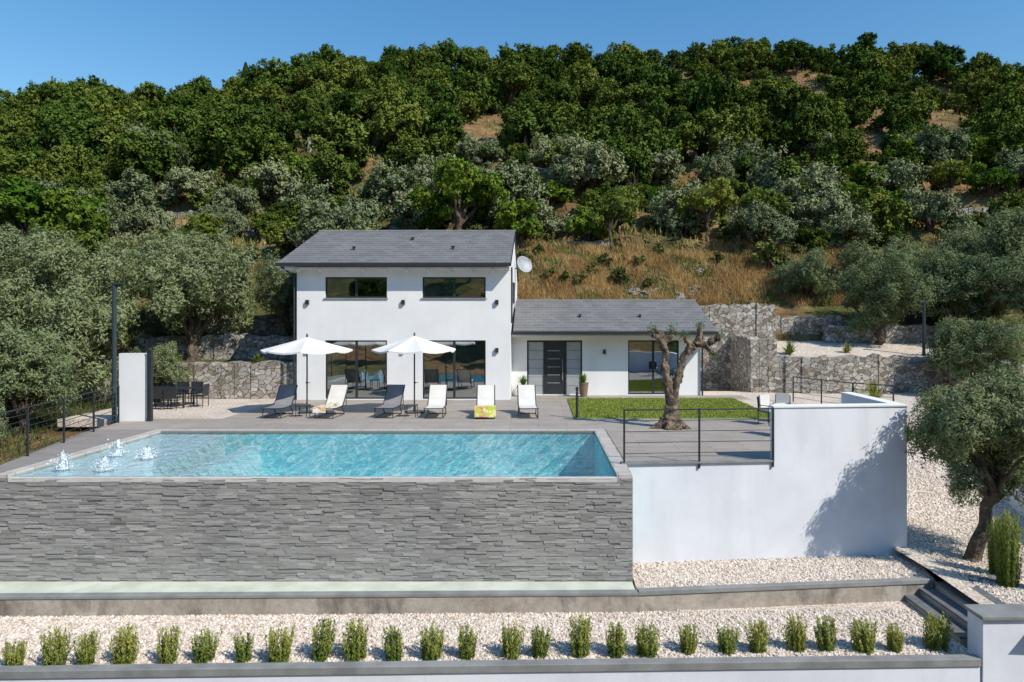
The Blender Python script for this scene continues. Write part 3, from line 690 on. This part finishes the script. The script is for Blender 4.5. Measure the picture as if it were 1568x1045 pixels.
# ------------------------------------------------------------ villa
villa = empty('white_villa')
def wall_open(mb, X0, X1, Z0, Z1, y, th, ops):
    xs_ = sorted({X0, X1, *[o[0] for o in ops], *[o[1] for o in ops]}); zs = sorted({Z0, Z1, *[o[2] for o in ops], *[o[3] for o in ops]})
    for a, b in zip(xs_[:-1], xs_[1:]):
        run = None
        for c, d in zip(zs[:-1], zs[1:]):
            mx, mz = (a+b)/2, (c+d)/2
            if any(o[0] < mx < o[1] and o[2] < mz < o[3] for o in ops):
                if run: mb.box(a, b, y, y+th, *run); run = None
            else: run = (run[0], d) if run else (c, d)
        if run: mb.box(a, b, y, y+th, *run)
XL, XR, YF, YB = -10.73, -1.27, 30.3, 40.3
upw = [(-9.48, -6.73, 4.52, 5.45), (-5.16, -2.35, 4.52, 5.45)]; dn = [(-9.48, -6.73, .03, 2.64), (-5.16, -2.35, .03, 2.64)]
mb = MB(); wall_open(mb, XL, XR, -.2, 5.95, YF, .32, upw+dn)
mb.prismx([(YF+.32, -.2), (YB, -.2), (YB, 5.95), (35.4, 7.95), (YF+.32, 6.07)], XL, XL+.3); mb.prismx([(YF+.32, -.2), (YB, -.2), (YB, 5.95), (35.4, 7.95), (YF+.32, 6.07)], XR-.3, XR)
mb.box(XL+.3, XR-.3, YB-.3, YB, -.2, 5.9)
mb.obj('walls', [M_white], villa)
WX0, WX1, WY = -1.265, 7.64, 32.2
wo = [(-.55, 2.06, .03, 2.59), (4.22, 6.62, .03, 2.59)]
mb = MB(); wall_open(mb, WX0, WX1, -.2, 2.93, WY, .3, wo)
mb.prismx([(WY+.3, -.2), (39.5, -.2), (39.5, 2.9), (35.5, 4.3), (WY+.3, 3.1)], WX1-.3, WX1); mb.box(WX0, WX1-.3, 39.2, 39.5, -.2, 2.9)
mb.obj('wing_walls', [M_white], villa)
mb = MB(); mb.box(XL+.3, XR-.3, YF+.32, YB-.3, -.1, .02); mb.box(XL+.3, XR-.3, YF+.32, YB-.3, 2.8, 3.0); mb.box(XL+.3, XR-.3, 35.5, 35.6, .02, 5.9)
mb.box(WX0, WX1-.3, WY+.3, 39.2, -.1, .02); mb.box(2.6, 2.7, WY+.3, 39.2, .02, 2.8); mb.box(WX0, WX1-.3, 36.5, 36.6, .02, 2.8); mb.box(-9.0, -7.2, 32.5, 33.4, .7, .78); mb.box(-4.9, -3.0, 33.2, 34.1, .02, .75)
mb.obj('interior', [M_room], villa)
mb = MB()
def curtain(xa, xb, y, z0, z1):
    n = 14
    for i in range(n):
        a = xa+(xb-xa)*i/n; b = xa+(xb-xa)*(i+1)/n; ya = y+(.04 if i % 2 else 0); yb = y+(0 if i % 2 else .04)
        mb.add([(a, ya, z0), (b, yb, z0), (b, yb, z1), (a, ya, z1)], [(0, 1, 2, 3)])
for o_ in dn: curtain(o_[0]+.05, o_[0]+.5, YF+.42, .05, 2.7); curtain(o_[1]-.45, o_[1]-.05, YF+.42, .05, 2.7)
curtain(4.3, 4.8, WY+.4, .05, 2.7)
mb.obj('curtains', [M_curt], villa)
def window(o_, y, panels, name, fr=.065):
    xa, xb, za, zb = o_; mb = MB(); d0, d1 = y+.08, y+.16
    mb.box(xa, xa+fr, d0, d1, za, zb); mb.box(xb-fr, xb, d0, d1, za, zb); mb.box(xa+fr, xb-fr, d0, d1, zb-fr, zb); mb.box(xa+fr, xb-fr, d0, d1, za, za+fr)
    for i in range(1, panels):
        x = xa+(xb-xa)*i/panels; mb.box(x-fr*.8, x+fr*.8, d0-.004, d1+.004, za+fr, zb-fr)
    mb.obj(name+'_frame', [M_dark], villa)
    mb = MB(); mb.box(xa+fr, xb-fr, d0+.03, d0+.04, za+fr, zb-fr); mb.obj(name+'_glass', [M_glass], villa)
for o_ in upw: window(o_, YF, 2, 'upper_window')
for o_ in dn: window(o_, YF, 2, 'sliding_door')
window(wo[1], WY, 2, 'patio_door')
mb = MB()
for o_ in upw+[]: mb.box(o_[0]-.05, o_[1]+.05, YF-.06, YF+.078, o_[2]-.05, o_[2]-.002)
mb.obj('sills', [M_cap], villa)
mb = MB(); y = WY+.08
mb.box(-.55, -.48, y, y+.1, .03, 2.59); mb.box(1.99, 2.06, y, y+.1, .03, 2.59); mb.box(-.48, 1.99, y, y+.1, 2.52, 2.59)
mb.box(.22, .30, y-.003, y+.1, .03, 2.52); mb.box(1.24, 1.32, y-.003, y+.1, .03, 2.52)
mb.box(.30, 1.24, y+.03, y+.09, .03, 2.52)
for k in range(5): mb.box(.42, 1.0, y+.02, y+.029, .55+k*.38, .59+k*.38, 1)
mb.cyl((1.13, y-.03, .7), (1.13, y-.03, 1.7), .018, m=1)
for xa, xb in ((-.48, .22), (1.32, 1.99)):
    for k in range(6): mb.box(xa, xb, y+.03+.002*(k % 2), y+.09, .03+k*.415, .03+k*.415+.40, 2)
mb.obj('entrance_door', [M_dark, M_cap, M_panel], villa)
def roof(name, xa, xb, ye, ze, yr, zr, yb, n):
    mb = MB(); th = .14; zb = ze
    mb.prismx([(ye, ze-th), (yr, zr-th), (yb, zb-th), (yb, zb), (yr, zr), (ye, ze)], xa, xb, 1)
    for side in (0, 1):
        y0_ = ye if side == 0 else yb
        for i in range(n):
            a, b = i/n, (i+1)/n+.15/n
            pa = (y0_+(yr-y0_)*a, ze+(zr-ze)*a); pb = (y0_+(yr-y0_)*min(b, 1), ze+(zr-ze)*min(b, 1))
            mb.prismx([(pa[0], pa[1]+.004), (pb[0], pb[1]+.004), (pb[0], pb[1]+.02), (pa[0], pa[1]+.055)], xa+.03, xb-.03, 0)
    mb.cyl((xa+.02, yr, zr+.02), (xb-.02, yr, zr+.02), .09, n=10, m=0)
    mb.box(xa, xb, ye-.13, ye-.002, ze-.14, ze+.0, 1)
    mb.obj(name, [M_roof, M_dark], villa)
roof('roof', -11.4, -1.2, 29.75, 6.02, 35.4, 8.12, 41, 16)
roof('wing_roof', -1.19, 8.18, 31.2, 3.02, 35.5, 4.52, 40, 12)
mb = MB(); mb.box(-11.3, -10.735, 29.8, 41, 5.72, 5.86); mb.box(-10.735, -1.28, 29.85, 30.295, 5.78, 5.86)
mb.box(-1.26, 8.1, 31.25, 32.19, 2.78, 2.87)
mb.obj('soffits', [M_white], villa)
mb = MB()
for x in np.arange(-10.6, -1.3, .95): mb.box(x, x+.09, 29.8, 30.295, 5.66, 5.778)
mb.obj('rafter_ends', [M_white], villa)
mb = MB(); mb.cyl((-11.2, 29.7, 5.85), (-10.85, 30.2, 5.5), .04); mb.cyl((-10.82, 30.22, 5.5), (-10.82, 30.22, 0), .04)
mb.cyl((7.7, 32.1, 2.9), (7.7, 32.1, 0), .045); mb.cyl((-1.2, 30.5, 5.9), (-1.2, 30.5, 3.4), .04)
mb.obj('downpipes', [M_dark], villa)
mb = MB()
for x, z in [(-10.25, 4.33), (-6.0, 4.33), (-1.85, 4.33), (-10.25, 2.2), (-6.0, 2.2), (-1.85, 2.2)]: mb.box(x-.07, x+.07, YF-.12, YF-.002, z-.1, z+.1)
for x in (3.1, 7.2): mb.box(x-.06, x+.06, WY-.12, WY-.002, 1.95, 2.15)
mb.obj('wall_lights', [M_dark], villa)
mb = MB()
for x, y, z in [(-8.6, 31.8, 6.8), (-4.0, 31.9, 6.83), (-6.2, 33.6, 7.45), (2.0, 33, 3.66), (4.9, 33, 3.66)]:
    mb.cyl((x, y, z-.1), (x, y, z+.14), .06, n=10); mb.cyl((x, y, z+.14), (x, y, z+.17), .10, n=10)
mb.obj('roof_vents', [M_dark], villa)
dish = MB(); c = Vector((-.75, 36.5, 6.55)); ax = Vector((.55, -.75, .35)).normalized(); u = ax.orthogonal().normalized(); w = ax.cross(u)
vv = [c-ax*.12]; ff = []
for j in range(1, 5):
    r = .48*j/4
    for k in range(20):
        a = k/20*6.283; vv.append(c+(u*math.cos(a)+w*math.sin(a))*r-ax*.12*(1-(j/4)**2))
for k in range(20): ff.append((0, 1+k, 1+(k+1) % 20))
for j in range(3):
    for k in range(20): ff.append((1+j*20+k, 1+j*20+(k+1) % 20, 21+j*20+(k+1) % 20, 21+j*20+k))
dish.add(vv, ff); dish.cyl(c-ax*.1, c-ax*.1+Vector((-.45, .1, -.2)), .03); dish.cyl(c-w*.4, c+ax*.45, .012); dish.cyl(c+ax*.42, c+ax*.5, .04)
dish.obj('satellite_dish', [M_panel], villa)
mb = MB(); mb.box(-1.262, -1.2, 33.5, 34.6, 4.4, 5.4); mb.obj('side_window', [M_dark], villa)

# ------------------------------------------------------------ furniture
def lounger(x, y, mat, towel=None, rz=0):
    e = empty('sun_lounger', (x, y, 0), rz); w = .33
    prof = [(0, .36), (.5, .33), (1.1, .34), (1.32, .55), (1.55, .83), (1.72, 1.04)]
    mb = MB(); mb.ribbon(prof, -w+.02, w-.02, .02); o = mb.obj('sling', [mat], e)
    mb = MB()
    for s in (-w, w):
        for a, b in zip(prof[:-1], prof[1:]): mb.cyl((s, a[0], a[1]), (s, b[0], b[1]), .02)
        mb.cyl((s, .15, .35), (s, .05, 0), .018); mb.cyl((s, 1.0, .34), (s, 1.3, 0), .018); mb.cyl((s, 1.05, .34), (s, 1.5, .3), .016); mb.cyl((s, 1.5, .3), (s, 1.5, .78), .014); mb.cyl((s, .05, .015), (s, 1.3, .015), .014)
    for yy, zz in ((0, .36), (1.1, .33), (1.72, 1.04), (.05, .015), (1.3, .015)): mb.cyl((-w, yy, zz), (w, yy, zz), .016)
    mb.obj('frame', [M_dark], e)
    if towel:
        mb = MB()
        if towel is M_tow2: mb.ribbon([(-.07, .08), (-.03, .40), (.5, .365), (.7, .37)], -.38, .38, .03)
        else: mb.ribbon([(-.04, .22), (0, .39), (.5, .36), (.8, .37)], -.36, .1, .03); mb.ribbon([(.8, .37), (1.1, .38)], -.2, .2, .08)
        mb.obj('towel', [towel], e)
    return e
M_cr = M_fabricB
for x, mt, tw in [(-9.56, M_fabricG, None), (-7.68, M_cr, M_tow1), (-5.57, M_fabricG, None), (-3.76, M_cr, None), (-1.9, M_cr, M_tow2), (-.35, M_cr, None)]:
    lounger(x, 24.35+R.uniform(-.1, .1), mt, tw, R.uniform(-.07, .07))
def side_table(x, y):
    mb = MB(); mb.box(x-.22, x+.22, y-.22, y+.22, .40, .43)
    for a in (-.19, .19):
        for b in (-.19, .19): mb.cyl((x+a, y+b, 0), (x+a, y+b, .4), .015)
    mb.obj('side_table', [M_dark])
side_table(-8.6, 24.9); side_table(-4.65, 24.9)
def parasol(x, y, r, ze, za, rz):
    e = empty('parasol', (x, y, 0), rz); n = 8; mb = MB(); v = [(0, 0, za)]; f = []
    R_ = [.33, .66, 1.0]; K = 32
    for j, q in enumerate(R_):
        for k in range(K):
            a = 2*math.pi*k/K; seg = (k % 4)/4; poly = math.cos(math.pi/n)/math.cos((a % (2*math.pi/n))-math.pi/n)
            sag = .07*math.sin(math.pi*seg)*q; rr = r*q*poly
            v.append((rr*math.cos(a), rr*math.sin(a), za-(za-ze)*q**.93-sag))
    for k in range(K):
        p = v[1+2*K+k]; v.append((p[0]*1.0, p[1]*1.0, p[2]-.06))
    for k in range(K): f.append((0, 1+k, 1+(k+1) % K))
    for j in range(3):
        for k in range(K): f.append((1+j*K+k, 1+j*K+(k+1) % K, 1+(j+1)*K+(k+1) % K, 1+(j+1)*K+k))
    mb.add(v, f); mb.obj('canopy', [M_fabricW], e)
    mb = MB(); mb.cyl((0, 0, .05), (0, 0, za+.1), .028, n=12); mb.cyl((0, 0, za+.02), (0, 0, za+.14), .05, .01, n=10)
    for k in range(n):
        a = 2*math.pi*k/n; c_, s_ = math.cos(a), math.sin(a); mb.cyl((0, 0, za-.04), (r*.97*c_, r*.97*s_, ze-.04), .011, n=6); mb.cyl((0, 0, za-.65), (r*.5*c_, r*.5*s_, (za+ze)/2-.04), .009, n=6)
    mb.cyl((0, 0, 1.15), (0, -.1, 1.15), .04, n=8); mb.cyl((0, -.1, 1.15), (.12, -.1, 1.15), .012)
    mb.obj('pole', [M_dark], e)
    mb = MB(); mb.box(-.3, .3, -.3, .3, 0, .06); mb.cyl((0, 0, .06), (0, 0, .3), .045, n=10); mb.obj('base', [M_dark], e, .01)
parasol(-8.82, 26, 1.68, 2.40, 2.88, .2); parasol(-4.73, 26, 1.6, 2.42, 2.93, .35)
def chair(e, x, y, a, white=False):
    mb = MB(); s = .24
    for p, q in ((-s, -s), (s, -s), (-s, s), (s, s)): mb.cyl((p, q, 0), (p, q, .44 if q < 0 else .92), .016)
    mb.box(-s, s, -s, s, .43, .46); mb.ribbon([(.24, .46), (.3, .92)], -s, s, .02); mb.cyl((-s, -s, .65), (-s, s, .65), .014); mb.cyl((s, -s, .65), (s, s, .65), .014)
    mb.cyl((-s, -s, .44), (-s, -s, .65), .014); mb.cyl((s, -s, .44), (s, -s, .65), .014)
    if white: mb.box(-s+.02, s-.02, -s, s-.03, .462, .56, 1); mb.ribbon([(.2, .56), (.24, .98)], -s+.02, s-.02, .06, 1)
    o = mb.obj('garden_chair', [M_dark, M_fabricB], e); o.location = (x, y, 0); o.rotation_euler = (0, 0, a)
ds = empty('dining_set')
mb = MB(); mb.box(-16.0, -14.2, 27.4, 28.4, .72, .76)
for a in (-15.9, -14.3):
    for b in (27.5, 28.3): mb.box(a-.03, a+.03, b-.03, b+.03, 0, .72)
mb.obj('table', [M_dark], ds)
for x in (-15.7, -15.1, -14.5): chair(ds, x, 27.1, math.pi); chair(ds, x, 28.75, 0)
chair(ds, -13.85, 27.9, -math.pi/2)
for (x, y, a) in ((7.75, 23.0, .5), (8.4, 23.6, -.5), (7.4, 20.6, .4)): chair(None, x, y, a, True)
def leaf_fan(n, L, W, spread, rng, z0):
    V = []
    for i in range(n):
        a = rng.random()*6.283; t = rng.uniform(.05, spread); d = np.array([math.cos(a)*math.sin(t), math.sin(a)*math.sin(t), math.cos(t)]); s = np.array([-math.sin(a), math.cos(a), 0])*W/2
        l = L*rng.uniform(.6, 1.1); p = np.array([rng.normal()*.03, rng.normal()*.03, z0]); m = p+d*l*.5; e = p+d*l-np.array([0, 0, .12*l*math.sin(t)])
        V += [p-s*.6, p+s*.6, m+s, m-s, m-s, m+s, e+s*.12, e-s*.12]
    return np.array(V)
def pot(x, y, h, r, L, z=0):
    mb = MB(); mb.cyl((0, 0, 0), (0, 0, h), r*.72, r, 16); mb.cyl((0, 0, h), (0, 0, h+.04), r*1.08, r*1.08, 16)
    e = empty('potted_plant', (x, y, z)); mb.obj('pot', [M_pot], e)
    V = leaf_fan(60, L, .045, 1.1, R, h+.03); obj('foliage', arrmesh('fan', V, np.arange(len(V)).reshape(-1, 4), [L_bright], tint=R.random(len(V))), e)
pot(-.7, 31.6, .5, .2, .5); pot(2.08, 31.5, .62, .22, .5)
for (x, y, z, s) in ((12.7, 34.6, 1.8, .75), (12.4, 27, 0, .7), (14.5, 29.5, 0, 1.0), (-12.8, 31.2, 1.55, .5), (12.2, 22.6, -.6, .8), (11.4, 24.5, -.1, .7), (15.8, 35, 1.9, .5)):
    V = leaf_fan(90, s, .06, 1.25, R, .02); o = obj('agave_plant', arrmesh('agave', V, np.arange(len(V)).reshape(-1, 4), [L_lime], tint=R.random(len(V)))); o.location = (x, y, z)
mb = MB(); mb.cyl((1.38, 24.5, 0), (1.38, 24.5, .95), .05, n=12); mb.cyl((1.38, 24.5, .98), (1.38, 24.5, 1.12), .055, n=12); mb.cyl((1.38, 24.5, .95), (1.38, 24.5, .98), .03, n=8); mb.obj('bollard_light', [M_dark])

def rosemary(seed, h=.5, w=.17, stems=60):
    rng = np.random.default_rng(seed); P = []; Nn = []; T = []
    for s in range(stems):
        a = rng.random()*6.283; r0 = w*rng.random()**.5*.75; b = np.array([math.cos(a)*r0, math.sin(a)*r0, 0]); hh = h*rng.uniform(.55, 1.12); tip = b*1.35+np.array([rng.normal()*.03, rng.normal()*.03, hh])
        k = int(hh*80); t = rng.random(k); p = b+(tip-b)*t[:, None]+rng.normal(size=(k, 3))*.010; P.append(p); Nn.append(rng.normal(size=(k, 3))+np.array([math.cos(a), math.sin(a), .1])); T.append(np.clip(t*.75+rng.normal(size=k)*.18, 0, 1))
    P = np.concatenate(P); Nn = np.concatenate(Nn); T = np.concatenate(T); n = len(P)
    nn = Nn/np.linalg.norm(Nn, axis=1, keepdims=True); up = np.array([0, 0, 1.])+rng.normal(size=(n, 3))*.35; up -= nn*(up*nn).sum(1, keepdims=True); up /= np.linalg.norm(up, axis=1, keepdims=True); bb = np.cross(nn, up)
    l = up*.035; w_ = bb*.008
    V = np.stack([P-l, P+w_, P+l, P-w_], 1).reshape(-1, 3)
    return arrmesh('rosemary', V, np.arange(4*n).reshape(-1, 4), [L_rose], tint=np.repeat(T, 4))
rms = [rosemary(90+i, R.uniform(.5, .6), R.uniform(.15, .2)) for i in range(6)]
for i in range(28):
    x = -10.25+i*.685+R.normal()*.05; yy = 12.42+(x+9.5)*.037+R.normal()*.03
    if x > 8: break
    o = obj('rosemary_shrub', rms[i % 6]); o.location = (x, yy, -2.8); o.rotation_euler = (R.normal()*.08, R.normal()*.08, R.random()*6.28); s = R.uniform(.85, 1.14); o.scale = (s*1.15, s*1.15, s*R.uniform(.9, 1.1))
tall = rosemary(99, 1.5, .26, 130)
for (x, y, s) in ((10.1, 14.7, 1.0), (10.35, 15.4, .8), (10.7, 14.3, .7)):
    o = obj('columnar_shrub', tall); o.location = (x, y, -2.25); o.scale = (s, s, s)

# ------------------------------------------------------------ light, world, camera
sv = Vector((.92, -.72, 1.12)).normalized()
sun = bpy.data.lights.new('sun', 'SUN'); sun.energy = 5.0; sun.angle = math.radians(.5); sun.color = (1, .94, .84)
so = bpy.data.objects.new('sun', sun); COL.objects.link(so); so.rotation_euler = sv.to_track_quat('Z', 'Y').to_euler(); so.location = (20, -20, 40)
w = bpy.data.worlds.new('World'); sc.world = w; w.use_nodes = True; nt = w.node_tree
sky = nt.nodes.new('ShaderNodeTexSky'); sky.sky_type = 'NISHITA'; sky.sun_disc = False
sky.sun_elevation = math.asin(sv.z); sky.sun_rotation = math.atan2(sv.x, sv.y); sky.air_density = 1.4; sky.dust_density = .3; sky.ozone_density = 3.5
hs = nt.nodes.new('ShaderNodeHueSaturation'); hs.inputs['Saturation'].default_value = 1.3; nt.links.new(sky.outputs[0], hs.inputs['Color'])
bg = nt.nodes['Background']; nt.links.new(hs.outputs[0], bg.inputs[0]); bg.inputs[1].default_value = .15
cam = bpy.data.cameras.new('camera'); cam.lens = 24; cam.sensor_width = 36; cam.clip_end = 9000; cam.clip_start = .1
cam.shift_x = -.026; cam.shift_y = -.0185
co = bpy.data.objects.new('camera', cam); COL.objects.link(co); co.location = (0, 0, 3.45); co.rotation_euler = (math.radians(90), 0, 0)
sc.camera = co
sc.view_settings.view_transform = 'Standard'; sc.view_settings.look = 'None'; sc.view_settings.exposure = 0
print('trees', cnt)
